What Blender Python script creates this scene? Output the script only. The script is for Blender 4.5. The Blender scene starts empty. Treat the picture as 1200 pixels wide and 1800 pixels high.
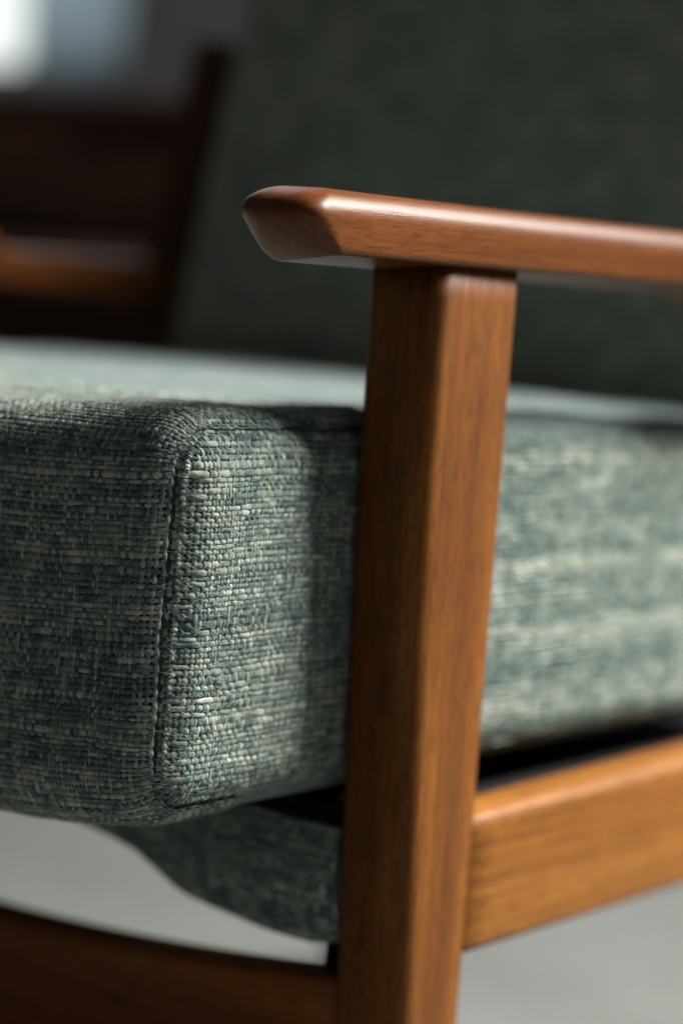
import bpy, math, random
import numpy as np
from mathutils import Matrix, Vector

rng = np.random.default_rng(7)
random.seed(7)
S = bpy.context.scene
COL = S.collection
R = math.radians

# ------------------------------------------------------------------ camera
PHI, ROLL, PITCH = R(36.1), R(4.57), math.atan(420 / 4250)
cp, sp = math.cos(PHI), math.sin(PHI)
view_h = Vector((-sp, cp, 0)); right = Vector((cp, sp, 0)); zup = Vector((0, 0, 1))
cam_pos = Vector((0.225, 0, 0)) - 0.85 * view_h + 0.057 * right
cam_pos.z = 0.527
fwd = view_h * math.cos(PITCH) - zup * math.sin(PITCH)
upv = right.cross(fwd)
cd = bpy.data.cameras.new('camera')
cam = bpy.data.objects.new('camera', cd); COL.objects.link(cam)
M3 = Matrix((right, upv, -fwd)).transposed().to_4x4()
cam.matrix_world = Matrix.Translation(cam_pos) @ M3 @ Matrix.Rotation(ROLL, 4, 'Z')
cd.sensor_fit = 'VERTICAL'; cd.sensor_height = 36.0; cd.sensor_width = 24.0
cd.lens = 85.0
cd.clip_start = 0.02; cd.clip_end = 60
cd.dof.use_dof = True; cd.dof.focus_distance = 0.862; cd.dof.aperture_fstop = 3.2
cd.dof.aperture_blades = 0
S.camera = cam

# ------------------------------------------------------------------ world, lamps, exposure
W = bpy.data.worlds.new('World'); S.world = W; W.use_nodes = True
bg = W.node_tree.nodes['Background']
bg.inputs[0].default_value = (0.95, 1.0, 0.98, 1); bg.inputs[1].default_value = 0.062

def area(name, loc, target, sx, sy, power, col):
    l = bpy.data.lights.new(name, 'AREA'); l.shape = 'RECTANGLE'; l.size = sx; l.size_y = sy
    l.energy = power; l.color = col
    o = bpy.data.objects.new(name, l); COL.objects.link(o)
    o.location = loc
    o.rotation_euler = (Vector(target) - Vector(loc)).to_track_quat('-Z', 'Y').to_euler()
    return o
area('side_window_light', (1.32, 1.47, 2.05), (0.22, 0.15, 0.42), 0.95, 0.9, 235, (1.0, 0.98, 0.93))
area('rear_glass_light', (0.35, 2.2, 1.95), (0.26, 0.2, 0.55), 0.8, 0.5, 10, (0.95, 0.98, 1.0))
area('rear_window_light', (-1.5, 2.1, 1.7), (0.0, 0.2, 0.45), 0.9, 1.2, 5, (0.72, 0.90, 1.0))

S.view_settings.view_transform = 'Standard'; S.view_settings.look = 'None'
S.view_settings.exposure = 0.0; S.view_settings.gamma = 1.0
S.view_settings.use_curve_mapping = False
S.render.engine = 'CYCLES'
S.cycles.use_denoising = True
S.cycles.max_bounces = 6
S.cycles.sample_clamp_indirect = 4.0

# ------------------------------------------------------------------ node helpers
def new_mat(name):
    m = bpy.data.materials.new(name); m.use_nodes = True
    nt = m.node_tree; b = nt.nodes['Principled BSDF']
    return m, nt, b
def nd(nt, typ, **kw):
    n = nt.nodes.new(typ)
    for k, v in kw.items():
        if k.startswith('i_'):
            n.inputs[k[2:]].default_value = v
        else:
            setattr(n, k, v)
    return n
def mapping(nt, scale, rot=(0, 0, 0), loc=(0, 0, 0)):
    tc = nd(nt, 'ShaderNodeTexCoord'); mp = nd(nt, 'ShaderNodeMapping')
    mp.inputs['Scale'].default_value = scale; mp.inputs['Rotation'].default_value = rot
    mp.inputs['Location'].default_value = loc
    nt.links.new(tc.outputs['Object'], mp.inputs['Vector'])
    return mp.outputs['Vector']
def noise(nt, vec, scale, detail=4, rough=0.55, dist=0.0):
    n = nd(nt, 'ShaderNodeTexNoise'); n.inputs['Scale'].default_value = scale
    n.inputs['Detail'].default_value = detail; n.inputs['Roughness'].default_value = rough
    n.inputs['Distortion'].default_value = dist
    nt.links.new(vec, n.inputs['Vector'])
    return n.outputs['Fac']
def ramp(nt, fac, stops, interp='LINEAR'):
    r = nd(nt, 'ShaderNodeValToRGB'); cr = r.color_ramp; cr.interpolation = interp
    while len(cr.elements) < len(stops): cr.elements.new(0.5)
    for e, (p, c) in zip(cr.elements, stops):
        e.position = p; e.color = c if len(c) == 4 else (*c, 1)
    nt.links.new(fac, r.inputs['Fac'])
    return r.outputs['Color']
def mix(nt, fac, a, b, mode='MIX'):
    m = nd(nt, 'ShaderNodeMix', data_type='RGBA', blend_type=mode)
    for sock, v in ((m.inputs[0], fac), (m.inputs[6], a), (m.inputs[7], b)):
        if hasattr(v, 'is_linked') or hasattr(v, 'links'): nt.links.new(v, sock)
        else: sock.default_value = v if not isinstance(v, tuple) or len(v) == 4 else (*v, 1)
    return m.outputs[2]
def bump(nt, height, strength, dist, b):
    n = nd(nt, 'ShaderNodeBump'); n.inputs['Strength'].default_value = strength
    n.inputs['Distance'].default_value = dist
    nt.links.new(height, n.inputs['Height']); nt.links.new(n.outputs['Normal'], b.inputs['Normal'])

def wood(name, axis, dark, mid, light, seed=0.0, rough=0.34, poredark=0.35):
    """axis = grain direction; figure, streaks and pores all run along it"""
    m, nt, b = new_mat(name)
    def sc(across, along):
        s = [across] * 3; s['xyz'.index(axis)] = along; return tuple(s)
    off = (seed, seed * 1.7, seed * 0.6)
    big = noise(nt, mapping(nt, sc(30, 2.2), loc=off), 1.0, 3, 0.5, 0.8)
    streak = noise(nt, mapping(nt, sc(560, 9), loc=off), 1.0, 5, 0.62, 0.4)
    fleck = noise(nt, mapping(nt, sc(150, 60), loc=off), 1.0, 3, 0.6, 1.2)
    pore = noise(nt, mapping(nt, sc(1900, 85), loc=off), 1.0, 2, 0.6, 0.2)
    base = ramp(nt, big, [(0.30, dark), (0.52, mid), (0.72, light)])
    st = ramp(nt, streak, [(0.30, (0.58, 0.50, 0.42)), (0.52, (1, 1, 1)), (0.72, (1.20, 1.14, 1.05))])
    c = mix(nt, 1.0, base, st, 'MULTIPLY')
    fl = ramp(nt, fleck, [(0.36, (0.72, 0.66, 0.6)), (0.50, (1, 1, 1))])
    c = mix(nt, 0.35, c, fl, 'MULTIPLY')
    pr = ramp(nt, pore, [(0.36, (poredark, poredark * 0.85, poredark * 0.75)), (0.46, (1, 1, 1))])
    c = mix(nt, 0.8, c, pr, 'MULTIPLY')
    nt.links.new(c, b.inputs['Base Color'])
    rr = nd(nt, 'ShaderNodeMapRange'); nt.links.new(streak, rr.inputs['Value'])
    rr.inputs['To Min'].default_value = rough + 0.10; rr.inputs['To Max'].default_value = rough - 0.05
    nt.links.new(rr.outputs['Result'], b.inputs['Roughness'])
    b.inputs['Specular IOR Level'].default_value = 0.21
    # tiny pore relief with lacquer over it
    mx = nd(nt, 'ShaderNodeMath', operation='ADD'); nt.links.new(pore, mx.inputs[0])
    grit = noise(nt, mapping(nt, (1400, 1400, 1400)), 1.0, 2, 0.5)
    nt.links.new(grit, mx.inputs[1])
    bump(nt, mx.outputs[0], 0.18, 0.0004, b)
    return m

def plain(name, col, rough=0.6, var=0.15, scale=6.0, bumpd=0.0, bscale=200, metallic=0):
    m, nt, b = new_mat(name)
    v = mapping(nt, (1, 1, 1)); n = noise(nt, v, scale, 4, 0.6)
    lo = tuple(x * (1 - var) for x in col); hi = tuple(min(1, x * (1 + var)) for x in col)
    nt.links.new(ramp(nt, n, [(0.3, lo), (0.7, hi)]), b.inputs['Base Color'])
    b.inputs['Roughness'].default_value = rough; b.inputs['Metallic'].default_value = metallic
    if bumpd > 0: bump(nt, noise(nt, v, bscale, 3), 0.5, bumpd, b)
    return m

def fabric(name, pale, teal, mid, ax_h='y', k=1.0):
    """woven slub cloth for the stretches where the yarns are too blurred to be built"""
    m, nt, b = new_mat(name)
    h = {'x': (120, 260, 420), 'y': (260, 120, 420)}[ax_h]
    hh = {'x': (500, 60, 60), 'y': (60, 500, 60)}[ax_h]
    weft = noise(nt, mapping(nt, tuple(s * k for s in h)), 1.0, 3, 0.6, 0.3)
    warp = noise(nt, mapping(nt, tuple(s * k for s in hh)), 1.0, 2, 0.5)
    slub = noise(nt, mapping(nt, (55 * k, 55 * k, 110 * k)), 1.0, 2, 0.5)
    a = nd(nt, 'ShaderNodeMath', operation='ADD'); nt.links.new(weft, a.inputs[0]); nt.links.new(slub, a.inputs[1])
    a2 = nd(nt, 'ShaderNodeMath', operation='MULTIPLY_ADD'); nt.links.new(warp, a2.inputs[0]); a2.inputs[1].default_value = 0.5
    nt.links.new(a.outputs[0], a2.inputs[2])
    a3 = nd(nt, 'ShaderNodeMath', operation='MULTIPLY'); nt.links.new(a2.outputs[0], a3.inputs[0]); a3.inputs[1].default_value = 0.4
    c = ramp(nt, a3.outputs[0], [(0.38, teal), (0.50, mid), (0.62, pale)])
    nt.links.new(c, b.inputs['Base Color'])
    b.inputs['Roughness'].default_value = 0.95; b.inputs['Specular IOR Level'].default_value = 0.1
    b.inputs['Sheen Weight'].default_value = 0.25; b.inputs['Sheen Roughness'].default_value = 0.5
    fine = noise(nt, mapping(nt, (430, 430, 430)), 1.0, 2, 0.6)
    bump(nt, fine, 0.8, 0.002, b)
    return m

def yarn_mat():
    m, nt, b = new_mat('slub_yarn')
    at = nd(nt, 'ShaderNodeAttribute', attribute_name='yarn')
    fib = noise(nt, mapping(nt, (2600, 2600, 2600)), 1.0, 2, 0.6)
    br = ramp(nt, fib, [(0.3, (0.58, 0.58, 0.58)), (0.7, (1.28, 1.28, 1.28))])
    nt.links.new(mix(nt, 1.0, at.outputs['Color'], br, 'MULTIPLY'), b.inputs['Base Color'])
    b.inputs['Roughness'].default_value = 0.9; b.inputs['Specular IOR Level'].default_value = 0.12
    b.inputs['Sheen Weight'].default_value = 0.18; b.inputs['Sheen Roughness'].default_value = 0.4
    bump(nt, fib, 0.9, 0.0006, b)
    return m

WOOD_LEG = wood('teak_leg', 'z', (0.105, 0.032, 0.0030), (0.185, 0.061, 0.0060), (0.31, 0.116, 0.0140), 1.3, rough=0.50)
WOOD_POST_SHADED = wood('teak_post_shaded', 'z', (0.045, 0.014, 0.003), (0.065, 0.020, 0.004), (0.085, 0.028, 0.006), 5.1, rough=0.42)  # chair teak darkened: the shade on the back posts is in this colour
WOOD_ARM = wood('teak_arm', 'y', (0.092, 0.0285, 0.0050), (0.138, 0.043, 0.0080), (0.19, 0.064, 0.0130), 4.1, rough=0.36, poredark=0.55)
WOOD_RAIL = wood('teak_rail', 'y', (0.22, 0.078, 0.010), (0.28, 0.106, 0.0145), (0.34, 0.140, 0.022), 2.2, rough=0.50)
WOOD_FRONT = wood('teak_front', 'x', (0.13, 0.036, 0.005), (0.20, 0.06, 0.008), (0.27, 0.09, 0.014), 3.7)
WOOD_DARK = wood('dark_wood', 'x', (0.030, 0.013, 0.009), (0.045, 0.019, 0.013), (0.065, 0.028, 0.018), 6.0, rough=0.4)
PALE, TEAL, MID = (0.155, 0.190, 0.178), (0.066, 0.108, 0.106), (0.105, 0.142, 0.134)
YARN = yarn_mat()
FAB_X = fabric('slub_cloth_front', PALE, TEAL, MID, 'x')
FAB_Y = fabric('slub_cloth_side', PALE, TEAL, MID, 'y')
FAB_BACK = fabric('slub_cloth_back', (0.35, 0.372, 0.312), (0.150, 0.178, 0.152), (0.235, 0.260, 0.218), 'x', 0.8)
LINING = plain('dark_lining', (0.035, 0.055, 0.055), 0.95, 0.3, 300)
BLACK = plain('black_webbing_gap_shade', (0.012, 0.012, 0.012), 0.8, 0.2, 80)  # webbing and corner blocks, also the black strips standing in for gap shade
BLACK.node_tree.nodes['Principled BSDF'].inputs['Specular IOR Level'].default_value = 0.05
FLOORM = plain('concrete_floor', (0.145, 0.150, 0.142), 0.45, 0.14, 5.0, 0.0004, 60)
WALLM = plain('grey_plaster', (0.092, 0.088, 0.094), 0.85, 0.05, 4)

# ------------------------------------------------------------------ object helpers
def link(name, me, mat, parent=None, smooth=True):
    o = bpy.data.objects.new(name, me); COL.objects.link(o)
    if mat: me.materials.append(mat)
    if smooth:
        me.polygons.foreach_set('use_smooth', np.ones(len(me.polygons), dtype=bool))
    if parent: o.parent = parent
    return o
def tag(o, label=None, cat=None, group=None, kind=None):
    for k, v in (('label', label), ('category', cat), ('group', group), ('kind', kind)):
        if v: o[k] = v
    return o
def root(name, loc=(0, 0, 0)):
    o = bpy.data.objects.new(name, None); COL.objects.link(o); o.location = loc
    o.empty_display_size = 0.05
    return o
def under(o, parent):
    """parent a mesh written in world coordinates without moving it"""
    o.parent = parent; o.matrix_parent_inverse = Matrix.Translation(-Vector(parent.location))
    return o
def rrect(x0, x1, z0, z1, r, n=6):
    """closed rounded-rectangle outline, radii (x1z1, x0z1, x0z0, x1z0), counter-clockwise"""
    if not isinstance(r, (tuple, list)): r = (r,) * 4
    pts = []
    for (cx, cz, rr, a0) in ((x1, z1, r[0], 0), (x0, z1, r[1], 90), (x0, z0, r[2], 180), (x1, z0, r[3], 270)):
        sx = -1 if cx == x1 else 1; sz = -1 if cz == z1 else 1
        for k in range(n + 1):
            a = R(a0 + 90 * k / n)
            pts.append((cx + sx * rr + rr * math.cos(a), cz + sz * rr + rr * math.sin(a)))
    return pts
def loft(name, rings, mat, parent, cap=True):
    n = len(rings[0]); vs = [p for rg in rings for p in rg]; fs = []
    for i in range(len(rings) - 1):
        for j in range(n):
            k = (j + 1) % n
            fs.append((i * n + j, i * n + k, (i + 1) * n + k, (i + 1) * n + j))
    if cap:
        fs.append(tuple(range(n - 1, -1, -1))); fs.append(tuple(range((len(rings) - 1) * n, len(rings) * n)))
    me = bpy.data.meshes.new(name); me.from_pydata(vs, [], fs); me.update()
    import bmesh
    bm = bmesh.new(); bm.from_mesh(me); bmesh.ops.recalc_face_normals(bm, faces=bm.faces); bm.to_mesh(me); bm.free()
    o = link(name, me, mat)
    if parent: under(o, parent)
    return o
def rounded_ends(rings_fn, a, b, e, k=4):
    """stations from a to b with an edge rounding e at both ends -> list of (station, inset)"""
    st = []
    for i in range(k + 1):
        t = R(90 * i / k); st.append((a + e * (1 - math.sin(t)), e * (1 - math.cos(t))) if False else (a + e * (1 - math.cos(t)), e * (1 - math.sin(t))))
    return st
def beam_z(name, x0, x1, yfront, yback, z0, z1, mat, parent, r=0.0025, n=24, e=0.0015):
    """upright with front/back given as functions of z"""
    rings = []
    for i in range(n + 1):
        z = z0 + (z1 - z0) * i / n
        rings.append([(x, y, z) for x, y in rrect(x0(z), x1(z), yfront(z), yback(z), r, 6)])
    return loft(name, rings, mat, parent)
def bar_y(name, x0, x1, ztop, zbot, y0, y1, mat, parent, r=0.004, n=16):
    rings = []
    for i in range(n + 1):
        y = y0 + (y1 - y0) * i / n
        rings.append([(x, y, z) for x, z in rrect(x0(y), x1(y), zbot(y), ztop(y), r, 5)])
    return loft(name, rings, mat, parent)
def bar_x(name, y0, y1, ztop, zbot, x0, x1, mat, parent, r=0.004, n=24):
    rings = []
    for i in range(n + 1):
        x = x0 + (x1 - x0) * i / n
        rings.append([(x, y, z) for y, z in rrect(y0(x), y1(x), zbot(x), ztop(x), r, 5)])
    return loft(name, rings, mat, parent)
K = lambda c: (lambda t: c)
def box(name, x0, x1, y0, y1, z0, z1, mat, parent=None, r=0.003):
    rings = []
    for z, ins in ((z0, r * 0.7), (z0 + r, 0), (z1 - r, 0), (z1, r * 0.7)):
        rings.append([(x, y, z) for x, y in rrect(x0 + ins, x1 - ins, y0 + ins, y1 - ins, r, 3)])
    return loft(name, rings, mat, parent)

# ------------------------------------------------------------------ the setting
def sheet(name, pts, mat):
    me = bpy.data.meshes.new(name); me.from_pydata(pts, [], [tuple(range(len(pts)))]); me.update()
    return tag(link(name, me, mat, smooth=False), kind='structure')
sheet('floor', [(-5, -2, 0), (3, -2, 0), (3, 2.6, 0), (-5, 2.6, 0)], FLOORM)
# rear wall with a window opening
WY = 2.40
wx0, wx1, wz0, wz1 = -3.2, -1.975, 0.805, 2.10
me = bpy.data.meshes.new('wall')
vs = [(-5, WY, 0), (3, WY, 0), (3, WY, 2.7), (-5, WY, 2.7), (wx0, WY, wz0), (wx1, WY, wz0), (wx1, WY, wz1), (wx0, WY, wz1),
      (wx0, WY + .12, wz0), (wx1, WY + .12, wz0), (wx1, WY + .12, wz1), (wx0, WY + .12, wz1)]
fs = [(0, 1, 5, 4), (1, 2, 6, 5), (2, 3, 7, 6), (3, 0, 4, 7), (4, 5, 9, 8), (5, 6, 10, 9), (6, 7, 11, 10), (7, 4, 8, 11)]
me.from_pydata(vs, [], fs); me.update()
wall = tag(link('wall', me, WALLM, smooth=False), kind='structure')
def emis(name, col, st):
    m, nt, b = new_mat(name)
    b.inputs['Base Color'].default_value = (0.02, 0.02, 0.02, 1); b.inputs['Roughness'].default_value = 0.1
    b.inputs['Emission Color'].default_value = (*col, 1); b.inputs['Emission Strength'].default_value = st
    return m
WHITE = plain('white_paint', (0.7, 0.7, 0.7), 0.5, 0.03)
win = tag(root('window', (wx0, WY, wz0)), 'bright window blurred in the top left corner, behind the sideboard', 'window')
split = -2.205
under(box('pane', wx0 + .04, wx1 - .002, WY + .085, WY + .091, wz0 + .04, wz1 - .04, emis('daylight_pane', (0.93, 1.0, 0.97), 1.1)), win)
under(box('frame', wx0, wx1, WY + .06, WY + .10, wz0 + .001, wz0 + .04, WHITE), win)
under(box('frame', wx0, wx1, WY + .06, WY + .10, wz1 - .04, wz1 - .001, WHITE), win)
under(box('frame', wx0 + .001, wx0 + .04, WY + .062, WY + .098, wz0 + .04, wz1 - .04, WHITE), win)
# pleated curtain drawn over the right part of the window, lit through from outside
m, nt, b = new_mat('sheer_curtain')
tr = nd(nt, 'ShaderNodeBsdfTranslucent'); tr.inputs['Color'].default_value = (0.84, 0.91, 0.96, 1)
df = nd(nt, 'ShaderNodeBsdfDiffuse'); df.inputs['Color'].default_value = (0.30, 0.36, 0.42, 1)
ms = nd(nt, 'ShaderNodeMixShader'); ms.inputs[0].default_value = 0.25
nt.links.new(tr.outputs[0], ms.inputs[1]); nt.links.new(df.outputs[0], ms.inputs[2])
nt.links.new(ms.outputs[0], nt.nodes['Material Output'].inputs['Surface'])
rings = []
n = 60
prof = [(split - .03 + (wx1 - split + .03) * i / n, WY + .03 + .012 * math.sin(i * 0.9)) for i in range(n + 1)]
outline = prof + [(x, y + .004) for x, y in reversed(prof)]
rings = [[(x, y, z) for x, y in outline] for z in (wz0 + .01, 1.2, 1.6, wz1 - .01)]
cur = loft('curtain', rings, m, None)
tag(cur, 'blue grey pleated curtain hanging in the blurred window', 'curtain')

# dark sideboard in the blur
sb = tag(root('sideboard', (-1.5, 1.25, 0)), 'dark brown wooden sideboard blurred in the background below the window', 'sideboard')
sx0, sx1, sy0, sy1 = -2.2, -0.80, 1.22, 1.58
under(box('cabinet_body', sx0, sx1, sy0, sy1, 0.532, 0.665, WOOD_DARK), sb)
under(box('table_top', sx0 - .015, sx1 + .015, sy0 - .015, sy1 + .01, 0.666, 0.688, WOOD_DARK), sb)
under(box('lower_rail', sx0 - .004, sx1 + .004, sy0 - .03, sy1, 0.486, 0.530, wood('walnut_rail', 'x', (0.06, 0.028, 0.02), (0.085, 0.038, 0.027), (0.11, 0.05, 0.035), 2.0)), sb)
for x in (sx0 + .62, sx0):
    under(box('drawer', x + .01, x + .66, sy0 - .008, sy0 - .001, 0.545, 0.655, WOOD_DARK), sb)
for x in (sx0, sx1 - .05):
    for y in (sy0, sy1 - .05):
        under(box('leg', x, x + .05, y, y + .05, 0, 0.485, WOOD_DARK), sb)
under(box('end_panel', sx0, -0.93, sy0 + .06, sy0 + .08, 0.12, 0.484, WOOD_DARK), sb)

# ------------------------------------------------------------------ the armchair frame
chair = tag(root('armchair', (0, 0.3, 0)), 'wooden armchair with slanted arm ends and green woven seat', 'armchair')
def lerp(a, b, t): return a + (b - a) * t
def leg_front(z):       # plumb near the arm, tapering towards the foot
    t = max(0.0, (0.50 - z) / 0.50)
    return 0.0930 + 0.060 * t ** 1.35 * 0.62
def leg_back(z):
    return 0.1465 + 0.004 * max(0, (0.53 - z) / 0.5)
def mirror(f): return lambda t: -f(t)
for sgn in (1, -1):
    if sgn == 1: xs = (K(0.2322), K(0.2652))
    else: xs = (K(-0.2652), K(-0.2322))
    beam_z('front_leg', xs[0], xs[1], leg_front, leg_back, 0.0, 0.5335, WOOD_LEG, chair, r=(0.0030, 0.0025, 0.0030, 0.0080) if sgn == 1 else 0.0025, n=40)

def dense(pts, n, m=10):
    """extra points on the straight runs between the corner arcs"""
    out = []
    for i, p in enumerate(pts):
        out.append(p)
        if i % (n + 1) == n:
            q = pts[(i + 1) % len(pts)]
            out += [(lerp(p[0], q[0], j / (m + 1)), lerp(p[1], q[1], j / (m + 1))) for j in range(1, m + 1)]
    return out
def arm(sgn):
    x_out = lambda y: 0.2680 + 0.004 * math.sin(min(1, max(0, (y - .02) / .5)) * math.pi)
    x_in = lambda y: 0.2315 - 0.003 * min(1, max(0, (y - .06) / .25)) ** 1.3
    dip = lambda y: (lambda t: t * t * (3 - 2 * t))(min(1, max(0, (y - .331) / .045)))   # the arm drops towards the back
    zt = lambda y: 0.5558 - 0.030 * dip(y)
    zb = lambda y: 0.5315 - 0.026 * dip(y)
    def nose(z):          # rounded nose above, long undercut below
        if z < .5470: return 0.0065 + 0.0215 * ((.5470 - z) / .0155) ** 1.55
        return 0.0065 + 0.0090 * ((z - .5470) / .0088) ** 2.2
    rings = []
    r = (0.0105, 0.0105, 0.0022, 0.0022)
    def ring(y):
        out = []
        xa, xb, za, zc = x_in(y), x_out(y), zb(y), zt(y)
        for x, z in dense(rrect(xa, xb, za, zc, r, 8), 8):
            k = max(0.0, min(1.0, (zc - z) / (zc - za)))             # the underside rises towards the outer edge
            z += k * (-0.0026 + 0.0042 * (x - xa) / (xb - xa))
            out.append((sgn * x, y, z))
        return out
    full = []                                    # denser outline for the nose
    rg0 = ring(0.03)
    cx, cz = sgn * 0.2497, 0.5440
    for k in (0.03, 0.2, 0.4, 0.55, 0.68, 0.78, 0.85, 0.90, 0.94, 0.965, 0.98, 0.99, 0.996, 1.0):
        rim = 0.0105 * (1 - (1 - min(k, 0.99999) ** 4) ** (1 / 2.0))
        rings.append([(cx + (p[0] - cx) * k, nose(cz + (p[2] - cz) * k) + rim * (.2 + .8 * min(1, max(0, (p[2] - .5325) / .008))), cz + (p[2] - cz) * k) for p in rg0])
    for y in [0.046 + 0.013 * i for i in range(3)] + [0.09 + 0.02 * i for i in range(25)]:
        rings.append(ring(y))
    return loft('armrest', rings, WOOD_ARM, chair)
arm(1); arm(-1)
for sgn in (1, -1):
    a, b2 = (0.238, 0.2632) if sgn == 1 else (-0.2632, -0.238)
    bar_y('side_rail', K(a), K(b2), lambda y: 0.3155 + 0.016 * max(0, (y - .15)) , lambda y: 0.2575 - .003 * (y - .15), 0.138, 0.60, WOOD_RAIL, chair, r=0.0055)
# scooped front rail
bar_x('front_rail', K(0.112), K(0.134), lambda x: 0.2490 - 0.017 * (1 - min(1, abs(x) / .225) ** 2.0), K(0.175), -0.2322, 0.2322, WOOD_FRONT, chair, r=0.004)
# rear legs and reclined back posts
REC = 0.235
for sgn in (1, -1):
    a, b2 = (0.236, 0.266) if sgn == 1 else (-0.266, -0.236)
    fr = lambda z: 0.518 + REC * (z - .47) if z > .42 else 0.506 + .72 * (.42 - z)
    beam_z('back_post', K(a), K(b2), fr, lambda z: fr(z) + 0.044, 0.0, 0.668, WOOD_POST_SHADED, chair, r=0.004, n=30)
bar_x('back_rail', K(0.60), K(0.62), K(0.50), K(0.45), -0.236, 0.236, WOOD_FRONT, chair)
# webbing deck under the cushion, and small corner block behind the leg
box('seat_webbing', -0.236, 0.236, 0.16, 0.56, 0.296, 0.302, BLACK, chair)
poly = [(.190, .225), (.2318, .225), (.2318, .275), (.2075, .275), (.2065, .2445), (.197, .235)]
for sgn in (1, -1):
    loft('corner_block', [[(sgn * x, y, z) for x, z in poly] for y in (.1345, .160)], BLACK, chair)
    box('side_gap_shade', *sorted((sgn * .222, sgn * .2365)), 0.16, 0.56, 0.285, 0.314, BLACK, chair)  # added black strip, stands in for the shade between cushion and side rail

# ------------------------------------------------------------------ seat cushion surfaces
XE = 0.2250            # seam plane of the side panel
ZT, ZB = 0.4740, 0.3230
RT, RB = 0.023, 0.025
EE = 0.0095            # how far the edge rolls in before the seam
RE = 0.016
YT0 = 0.125            # top yarns built back to here
T1 = YT0 - RT; T2 = T1 + RT * math.pi / 2; T3 = T2 + (ZT - ZB - RT - RB); T4 = T3 + RB * math.pi / 2; T5 = T4 + 0.035
def profile(t):
    """front wrap: over the top, down the front, under; returns y, z, ny, nz"""
    t = np.asarray(t, float)
    y = np.empty_like(t); z = np.empty_like(t); ny = np.empty_like(t); nz = np.empty_like(t)
    m = t < T1
    y[m] = YT0 - t[m]; z[m] = ZT; ny[m] = 0; nz[m] = 1
    m = (t >= T1) & (t < T2); a = (t[m] - T1) / RT
    y[m] = RT - RT * np.sin(a); z[m] = ZT - RT + RT * np.cos(a); ny[m] = -np.sin(a); nz[m] = np.cos(a)
    m = (t >= T2) & (t < T3)
    y[m] = 0; z[m] = ZT - RT - (t[m] - T2); ny[m] = -1; nz[m] = 0
    m = (t >= T3) & (t < T4); a = (t[m] - T3) / RB
    y[m] = RB - RB * np.cos(a); z[m] = ZB + RB - RB * np.sin(a); ny[m] = -np.cos(a); nz[m] = -np.sin(a)
    m = t >= T4
    y[m] = RB + (t[m] - T4); z[m] = ZB; ny[m] = 0; nz[m] = -1
    return y, z, ny, nz
def edge_in(x):
    d = np.clip((np.abs(x) - (XE - RE)) / RE, 0, 1)
    return EE * d ** 2.3 + 1.5 * np.clip(np.abs(x) - XE, 0, None)
def sag(x):
    d = np.clip((XE - np.abs(x)) / XE, 0, 1)
    return -0.0085 * (1 - (1 - d) ** 2.2)
def wrap(x, t):
    x, t = np.broadcast_arrays(np.asarray(x, float), np.asarray(t, float))
    y, z, ny, nz = profile(t)
    d = np.clip((XE - np.abs(x)) / XE, 0, 1)
    crown = np.where(nz > 0, 0.007 - 0.004 * nz, 0.007) * (1 - (1 - d) ** 2)
    lump = 0.0006 * np.sin(x * 61 + t * 37) + 0.0006 * np.sin(x * 33 - t * 71 + 1)
    off = crown - edge_in(x) + lump * np.clip(d * 12, 0, 1)
    low = np.where(t > T2, np.clip((t - T2) / (T4 - T2), 0, 1), 0) * 0.2
    zz = z + nz * off + sag(x) * (1 + low) * np.where(nz > .99, np.clip(1 - (y - RT) / .3, 0, 1), 1)
    return np.stack([x, y + ny * off, zz], -1)
# side panel in (q = y, z): rounded box bounded by the seam
GY0, GY1 = EE, 0.505
GZ0, GZ1 = ZB + EE, ZT - EE
GR = RT - EE + 0.0005
def sdf(q, z):
    cx, cz = (GY0 + GY1) / 2, (GZ0 + GZ1) / 2
    dx = np.abs(q - cx) - ((GY1 - GY0) / 2 - GR); dz = np.abs(z - cz) - ((GZ1 - GZ0) / 2 - GR)
    return -(np.minimum(np.maximum(dx, dz), 0) + np.hypot(np.maximum(dx, 0), np.maximum(dz, 0)) - GR)
def side(q, z):
    q, z = np.broadcast_arrays(np.asarray(q, float), np.asarray(z, float))
    d = np.clip(sdf(q, z), 0, None)
    rg = 0.013
    e = np.clip(d / rg, 0, 1)
    x = XE - 0.0005 + 0.0052 * (1 - (1 - e) ** 2.2) + 1.6 * np.minimum(sdf(q, z), 0)
    hz = (z - GZ0) / (GZ1 - GZ0)
    x = x + 0.0012 * np.sin(np.clip(hz, 0, 1) * np.pi) * np.clip(d / .04, 0, 1) + 0.0005 * np.sin(q * 48 + z * 30) * e
    zz = z - 0.004 * np.clip((q - .1) / .4, 0, 1)
    return np.stack([x, q, zz], -1)
def normals(f, u, v, e=4e-4):
    du = f(u + e, v) - f(u - e, v); dv = f(u, v + e) - f(u, v - e)
    n = np.cross(du, dv); n /= np.linalg.norm(n, axis=-1, keepdims=True) + 1e-12
    dv = dv / (np.linalg.norm(dv, axis=-1, keepdims=True) + 1e-12)
    du = du / (np.linalg.norm(du, axis=-1, keepdims=True) + 1e-12)
    return n, du, dv

def np_mesh(name, co, quads, col=None):
    me = bpy.data.meshes.new(name)
    me.vertices.add(len(co)); me.vertices.foreach_set('co', co.astype(np.float32).ravel())
    nq = len(quads)
    me.loops.add(nq * 4); me.polygons.add(nq)
    me.loops.foreach_set('vertex_index', quads.astype(np.int32).ravel())
    me.polygons.foreach_set('loop_start', np.arange(0, nq * 4, 4, dtype=np.int32))
    me.polygons.foreach_set('loop_total', np.full(nq, 4, dtype=np.int32))
    me.update(calc_edges=True)
    if col is not None:
        a = me.color_attributes.new('yarn', 'FLOAT_COLOR', 'POINT')
        c4 = np.ones((len(co), 4), np.float32); c4[:, :3] = col
        a.data.foreach_set('color', c4.ravel())
    return me

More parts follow.
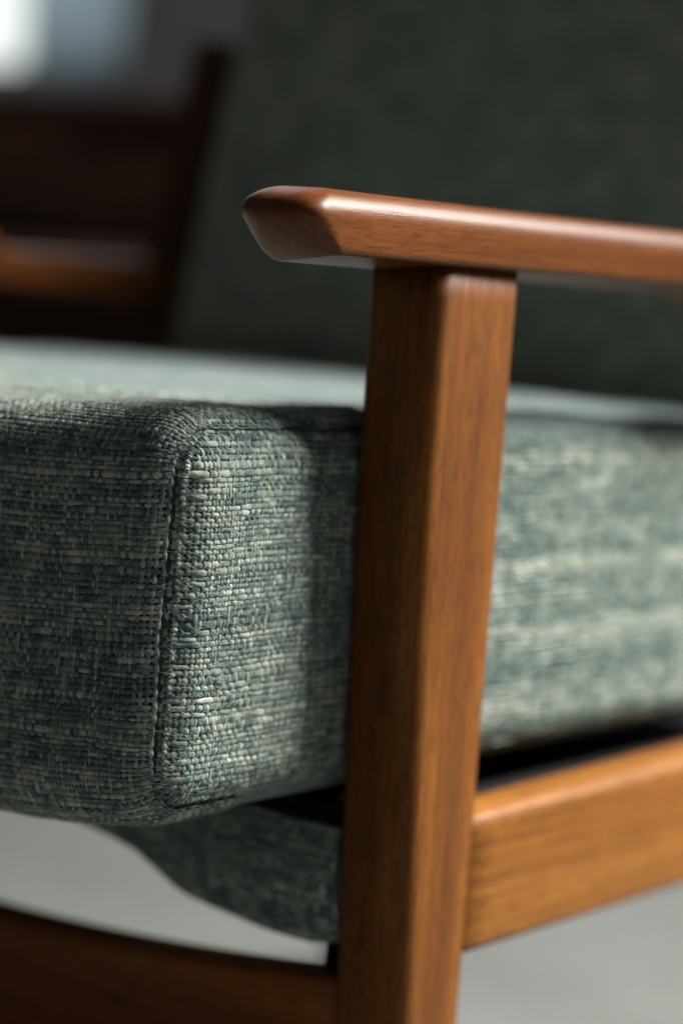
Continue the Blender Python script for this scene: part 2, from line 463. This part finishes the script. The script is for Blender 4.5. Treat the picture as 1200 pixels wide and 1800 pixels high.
def smooth1(n, step, corr):
    """1-D smooth noise, about unit variance, correlation length in metres"""
    k = max(2, int(n * step / corr) + 3)
    a = rng.normal(size=k); x = np.linspace(0, k - 2.001, n) + rng.random() * 0.99
    i = x.astype(int); i = np.clip(i, 0, k - 2); f = x - i; f = f * f * (3 - 2 * f)
    return a[i] * (1 - f) + a[i + 1] * f
def pick(n, step, corr, bias):
    """colour along one yarn: pale / grey green / teal stretches"""
    s = 0.75 * smooth1(n, step, corr * 1.7) + bias + 0.55 * smooth1(n, step, corr * .6)
    pal = np.array([[0.062, 0.120, 0.115], [0.112, 0.182, 0.170], [0.205, 0.260, 0.230], [0.335, 0.382, 0.330], [0.49, 0.530, 0.455]])
    u = np.interp(s, [-1.5, -0.8, -0.1, 0.6, 1.4], [0, 1, 2, 3, 4])
    i = np.clip(u.astype(int), 0, 3); f = (u - i)[:, None]
    return pal[i] * (1 - f) + pal[i + 1] * f

def tubes(cen, nor, tan, a, b, col, keep, sides):
    """cen (rows, n, 3) yarn centre lines -> tube mesh arrays; a, b half widths (rows, n)"""
    rows, n, _ = cen.shape
    th = np.arange(sides) * 2 * math.pi / sides
    co = (cen[:, :, None, :] + tan[:, :, None, :] * (a[..., None, None] * np.cos(th)[None, None, :, None])
          + nor[:, :, None, :] * (b[..., None, None] * np.sin(th)[None, None, :, None]))
    idx = np.arange(rows * n * sides).reshape(rows, n, sides)
    k = np.roll(np.arange(sides), -1)
    q = np.stack([idx[:, :-1, :], idx[:, :-1][:, :, k], idx[:, 1:][:, :, k], idx[:, 1:, :]], -1)
    q = q[keep[:, :-1] & keep[:, 1:]].reshape(-1, 4)
    cc = np.repeat(col.reshape(rows * n, 1, 3), sides, 1).reshape(-1, 3)
    return co.reshape(-1, 3), q, cc

GAUGE = 0.94       # yarn pitch of the cloth
def make_spacing(a, b, kind):
    out = [a]; w = []
    while out[-1] < b:
        if kind == 'weft':
            p = GAUGE * rng.choice([0.0019, 0.0023, 0.0028, 0.0034], p=[.34, .36, .20, .10]) * rng.uniform(.92, 1.08)
        else:
            p = GAUGE * 0.00190 * rng.uniform(.84, 1.18)
        w.append(p); out.append(out[-1] + p)
    out = np.array(out); w = np.array(w)
    return (out[:-1] + out[1:]) / 2, w

def weave(name, surf, U, V, lod_u, inside, parent, flip=1):
    """plain slub weave on surf(u, v): wefts run along u, warps along v"""
    us, uw = make_spacing(*U, 'warp'); vs_, vw = make_spacing(*V, 'weft')
    nu, nv = len(us), len(vs_)
    sign = np.where((np.add.outer(np.arange(nv), np.arange(nu)) % 2) == 0, 1.0, -1.0)
    flips = rng.random((nv, nu)) < 0.11
    sign[flips] = 1.0
    sign[rng.random((nv, nu)) < 0.02] = -1.0
    A = 0.00038
    cos_, qs_, cs_ = [], [], []; base = 0
    # low frequency displacement of the yarn paths so that no row runs ruler straight
    def jit(u, v): return (0.00035 * np.sin(u * 60 + v * 25) + 0.00015 * np.sin(u * 150 - v * 90 + 2))
    # ---- wefts
    for (lo, hi, sides, sub) in lod_u:
        sel = np.where((us >= lo) & (us < hi))[0]
        if len(sel) < 3: continue
        i0, i1 = sel[0], min(sel[-1] + 1, nu - 1)
        f = np.linspace(i0, i1, (i1 - i0) * sub + 1)
        u = np.interp(f, np.arange(nu), us)
        n = len(f); fi = np.clip(f.astype(int), 0, nu - 2); fr = f - fi; w = (1 - np.cos(fr * math.pi)) / 2
        h = sign[:, fi] * (1 - w) + sign[:, fi + 1] * w                      # nv, n
        uu = np.broadcast_to(u, (nv, n)); vv = np.broadcast_to(vs_[:, None], (nv, n)).copy()
        vv += jit(uu, vv) + np.stack([0.00011 * smooth1(n, .0007, .006) for _ in range(nv)])
        P = surf(uu, vv); N, dU, dV = normals(surf, uu, vv)
        N = N * flip
        slub = np.stack([1 + 0.16 * smooth1(n, .0007, .007) for _ in range(nv)]).clip(.55, 1.6)
        a = 0.50 * vw[:, None] * slub * (0.82 + 0.21 * h); b = np.minimum(0.00022 + 0.19 * vw[:, None], .0007) * slub * (0.92 + .1 * h)
        Ah = A * (0.75 + 0.12 * vw[:, None] / .0024)
        bias = np.convolve(rng.normal(0, .68, nv + 2), [.25, .5, .25], 'valid')
        col = np.stack([pick(n, .002 / sub, 0.0060, bias[j]) for j in range(nv)])
        keep = inside(uu, vv)
        c, q, cc = tubes(P + N * (Ah * h)[..., None], N, dV, a, b, col, keep, sides)
        cos_.append(c); qs_.append(q + base); cs_.append(cc); base += len(c)
    # ---- warps
    for (lo, hi, sides, sub) in lod_u:
        sel = np.where((us >= lo) & (us < hi))[0]
        if len(sel) < 3: continue
        sub2 = sub + 1 if sides > 4 else sub
        f = np.linspace(0, nv - 1, (nv - 1) * sub2 + 1)
        v = np.interp(f, np.arange(nv), vs_); n = len(f)
        fi = np.clip(f.astype(int), 0, nv - 2); fr = f - fi; w = (1 - np.cos(fr * math.pi)) / 2
        sg = -sign[:, sel].T                                                 # cols, nv
        h = sg[:, fi] * (1 - w) + sg[:, fi + 1] * w
        m = len(sel)
        vv = np.broadcast_to(v, (m, n)); uu = np.broadcast_to(us[sel][:, None], (m, n)).copy()
        uu += 0.6 * jit(vv, uu) + np.stack([0.00009 * smooth1(n, .0007, .006) for _ in range(m)])
        P = surf(uu, vv); N, dU, dV = normals(surf, uu, vv); N = N * flip
        slub = np.stack([1 + 0.18 * smooth1(n, .0007, .008) for _ in range(m)]).clip(.6, 1.5)
        a = 0.45 * uw[sel][:, None] * slub * (0.95 + .12 * h); b = np.full((m, n), 0.00037) * slub
        bias = rng.normal(0.05, .35, m)
        col = np.stack([pick(n, .0024 / sub2, 0.0065, bias[j]) for j in range(m)])
        keep = inside(uu, vv)
        c, q, cc = tubes(P + N * (A * 1.15 * h)[..., None], N, dU, a, b, col, keep, sides)
        cos_.append(c); qs_.append(q + base); cs_.append(cc); base += len(c)
    me = np_mesh(name, np.concatenate(cos_), np.concatenate(qs_), np.concatenate(cs_))
    o = link(name, me, YARN); o['kind'] = 'stuff'
    under(o, parent)
    return o

def grid_surface(name, f, us, vs_, mat, parent, inset, flip=1, mask=None):
    u, v = np.meshgrid(us, vs_, indexing='ij')
    P = f(u, v); N, _, _ = normals(f, u, v); P = P - N * flip * inset
    nu, nv = u.shape
    idx = np.arange(nu * nv).reshape(nu, nv)
    q = np.stack([idx[:-1, :-1], idx[1:, :-1], idx[1:, 1:], idx[:-1, 1:]], -1)
    if flip < 0: q = q[..., ::-1]
    if mask is not None:
        mk = mask(u, v); q = q[mk[:-1, :-1] & mk[1:, :-1] & mk[1:, 1:] & mk[:-1, 1:]]
    me = np_mesh(name, P.reshape(-1, 3), q.reshape(-1, 4))
    o = link(name, me, mat); under(o, parent); return o

cush = tag(root('seat_cushion', (0, 0.25, ZB)), 'thick pale green slub woven seat cushion beside the wooden front leg', 'cushion')
always = lambda u, v: np.ones(np.shape(u), bool)
# panel linings just under the yarns (the wrap covers top, front and underside)
xs = np.concatenate([np.linspace(-XE, -XE + RE, 10), np.linspace(-XE + RE, XE - RE, 60)[1:-1], np.linspace(XE - RE, XE, 10)])
tn = normals(wrap, np.array([0.1]), np.array([T2 + .03]))[0][0]
WFLIP = 1 if tn[1] < 0 else -1
sn = normals(side, np.array([0.2]), np.array([0.40]))[0][0]
SFLIP = 1 if sn[0] > 0 else -1
grid_surface('front_lining', wrap, xs, np.linspace(0.0, T5, 120), LINING, cush, 0.0010, WFLIP)
# top, bottom: plain woven cloth from behind the built yarns to the back of the seat
def top(x, y):
    x, y = np.broadcast_arrays(x, y)
    d = np.clip((XE - np.abs(x)) / XE, 0, 1)
    k = np.clip(1 - (y - RT) / .3, 0, 1)
    lump = 0.0006 * np.sin(x * 61 + (YT0 - y) * 37) + 0.0006 * np.sin(x * 33 - (YT0 - y) * 71 + 1)
    z = ZT + 0.003 * (1 - (1 - d) ** 2) - edge_in(x) + sag(x) * k + lump * np.clip(d * 12, 0, 1)
    yb = np.clip((y - .49) / .025, 0, 1)
    return np.stack([x, y, z - 0.02 * (1 - np.sqrt(1 - yb ** 2 * .99)) - 0.008 * np.clip((y - .1) / .4, 0, 1)], -1)
grid_surface('top_panel', top, xs, np.linspace(YT0 - .002, 0.515, 90), FAB_X, cush, -0.0006, 1)
grid_surface('bottom_panel', lambda x, y: np.stack([*np.broadcast_arrays(x, y), ZB + edge_in(x) + sag(x) * .9 + 0 * y], -1), xs, np.linspace(RB + .03, 0.515, 30), FAB_X, cush, 0.0, -1)
grid_surface('side_panel', side, np.linspace(GY0, GY1, 200), np.linspace(GZ0, GZ1, 70), LINING, cush, 0.0010, SFLIP)
grid_surface('side_panel', lambda q, z: side(q, z) * np.array([-1, 1, 1]), np.linspace(GY0, GY1, 60), np.linspace(GZ0, GZ1, 40), FAB_Y, cush, 0.0, -SFLIP)
box('foam_core', -XE + .008, XE - .004, 0.016, 0.505, ZB + .03, ZT - .034, LINING, cush)
grid_surface('side_panel', side, np.linspace(0.384, GY1, 50), np.linspace(GZ0, GZ1, 50), FAB_Y, cush, 0.0, SFLIP)
grid_surface('front_panel', wrap, np.linspace(-XE, -0.029, 60), np.linspace(0, T5, 120), FAB_X, cush, 0.0, WFLIP)
weave('front_weave', wrap, (-0.03, XE - .0024), (0.0, T5), [(-0.2, 0.09, 4, 2), (0.09, 0.3, 6, 2)], always, cush, WFLIP)
weave('side_weave', side, (GY0 - .0020, 0.385), (GZ0 - .0020, GZ1 + .0020), [(-.1, .14, 6, 2), (.14, .6, 4, 2)], lambda u, v: sdf(u, v) > -0.0022, cush, SFLIP)
# seam roll where front wrap and side panel are stitched together
def seam():
    """row of cut yarn ends and stitches turned in along the joint"""
    tt = np.arange(0.0, T5, 0.00035)
    y, z, ny, nz = profile(tt)
    n = len(tt)
    dep = EE + 0.0003 + 0.0003 * smooth1(n, .00035, .003)
    cen = np.stack([XE - 0.0004 + 0.0003 * smooth1(n, .00035, .002), y - ny * dep, z - nz * dep], -1)
    ph = np.cumsum(0.00035 / (0.0022 + 0.0006 * smooth1(n, .00035, .004)).clip(.0012, .0036))
    bead = np.abs(np.sin(ph * math.pi))
    pal = pick(int(ph[-1]) + 3, .002, .002, -.1)
    tg = np.gradient(cen, axis=0); tg /= np.linalg.norm(tg, axis=1, keepdims=True)
    nor = np.tile([1.0, 0, 0], (n, 1)); bi = np.cross(tg, nor)
    r = 0.00045 + 0.00095 * bead ** .6 * (0.85 + .2 * smooth1(n, .00035, .003))
    r = np.clip(r, .0003, .0017)
    c, q, cc = tubes(cen[None], nor[None], bi[None], (r * 1.25)[None], r[None], pal[ph.astype(int)][None], np.ones((1, n), bool), 8)
    o = link('seam', np_mesh('seam', c, q, cc), YARN); under(o, cush)
seam()

# loose fibres standing off the yarns
def fuzz(name, surf, U, V, inside, count, flip):
    u0 = rng.uniform(*U, count); v0 = rng.uniform(*V, count)
    k = inside(u0, v0); u0, v0 = u0[k], v0[k]; m = len(u0)
    seg = 6; s = np.linspace(0, 1, seg)[None, :]
    L = rng.uniform(.0025, .009, m)[:, None]; th = rng.uniform(0, 2 * math.pi, m)[:, None] + s * rng.normal(0, 1.6, m)[:, None]
    du = np.cumsum(np.cos(th), 1) * L / seg; dv = np.cumsum(np.sin(th), 1) * L / seg
    uu = np.clip(u0[:, None] + du, *U); vv = np.clip(v0[:, None] + dv, *V)
    P = surf(uu, vv); N, dU, dV = normals(surf, uu, vv); N = N * flip
    h = 0.0007 + rng.uniform(.0002, .0012, m)[:, None] * np.sin(s * math.pi * rng.uniform(.5, 1.0, m)[:, None])
    r = np.full((m, seg), 0.00006)
    col = np.repeat(rng.uniform(.30, .55, m)[:, None, None], seg, 1) * np.array([.95, 1.0, .86])
    c, q, cc = tubes(P + N * h[..., None], N, dV, r, r, col, np.ones((m, seg), bool), 3)
    o = link(name, np_mesh(name, c, q, cc), YARN); o['kind'] = 'stuff'; under(o, cush)
fuzz('front_fuzz', wrap, (0.06, XE), (0.06, T5), always, 7000, WFLIP)
fuzz('side_fuzz', side, (GY0, 0.16), (GZ0, GZ1), lambda u, v: sdf(u, v) > 0, 4200, SFLIP)

# upholstered seat base that hangs below the cushion, thin in the middle and deep at the sides
def base_bottom(x):
    a = abs(x)
    pts = [(0, .294), (.04, .290), (.080, .285), (.119, .278), (.147, .2646), (.190, .2598), (.213, .2594), (.2315, .2650)]
    for (p, zp), (q, zq) in zip(pts, pts[1:]):
        if a <= q:
            t = (a - p) / (q - p); t = t * t * (3 - 2 * t) * .5 + t * .5
            return zp + (zq - zp) * t
    return pts[-1][1]
rings = []
for i in range(61):
    x = -0.2315 + 0.463 * i / 60
    zb = base_bottom(x); zt = .3105
    h = zt - zb
    rings.append([(x, y, z) for y, z in rrect(0.107, 0.160, zb, zt, min(.014, h * .45), 6)])
loft('seat_base', rings, FAB_X, chair)

box('front_gap_shade', -0.2312, 0.2312, 0.112, 0.162, 0.3112, 0.3175, BLACK, chair, r=0.001)  # added black slab that paints the shaded gap above the seat base
BR = 0.014
BX = [0, .04, .080, .119, .147, .190, .213, .2315]; BZ = [.293, .289, .284, .277, .2636, .2588, .2584, .2640]
xg = np.linspace(0, .2315, 200); zg = np.interp(xg, BX, BZ)
kern = np.hanning(25); kern /= kern.sum(); zg = np.convolve(np.pad(zg, 12, mode='edge'), kern, 'valid')
def base_skin(x, t):
    x, t = np.broadcast_arrays(np.asarray(x, float), np.asarray(t, float))
    zb = np.interp(np.abs(x), xg, zg); r = np.minimum(BR, (.3105 - zb) * .45); F = .3105 - zb - r
    a = np.clip((t - F) / r, 0, math.pi / 2); ex = np.clip(t - F - r * math.pi / 2, 0, None)
    bulge = .004 * np.sin(np.clip(t / np.maximum(F, .004), 0, 1) * math.pi)
    y = 0.1062 + np.where(t < F, -bulge, 0) + np.where(t < F, 0, r * (1 - np.cos(a))) + ex
    z = np.where(t < F, .3105 - t, zb + r - r * np.sin(a))
    return np.stack([x, y, z], -1)
bn = normals(base_skin, np.array([0.2]), np.array([0.012]))[0][0]
weave('seat_base_cloth', base_skin, (0.02, 0.2312), (0.0, 0.085), [(0, .3, 4, 2)], always, chair, 1 if bn[1] < 0 else -1)

# ------------------------------------------------------------------ back cushion
bc = tag(root('back_cushion', (0, 0.55, 0.47)), 'dark green woven back cushion leaning against the chair back', 'cushion')
rings = []
for i in range(41):
    s = i / 40; z = 0.462 + 0.56 * s
    e = 0.018 * (1 - math.sqrt(1 - max(0, (abs(s - .5) - .46) / .04) ** 2 * .99))
    yf = 0.510 + REC * (z - .47)
    rings.append([(x, y, z) for x, y in rrect(-0.2290 + e, 0.2290 - e, yf + e, yf + .10 - e, 0.016, 6)])
loft('cover', rings, FAB_BACK, bc)

cush.location.y -= 0.008
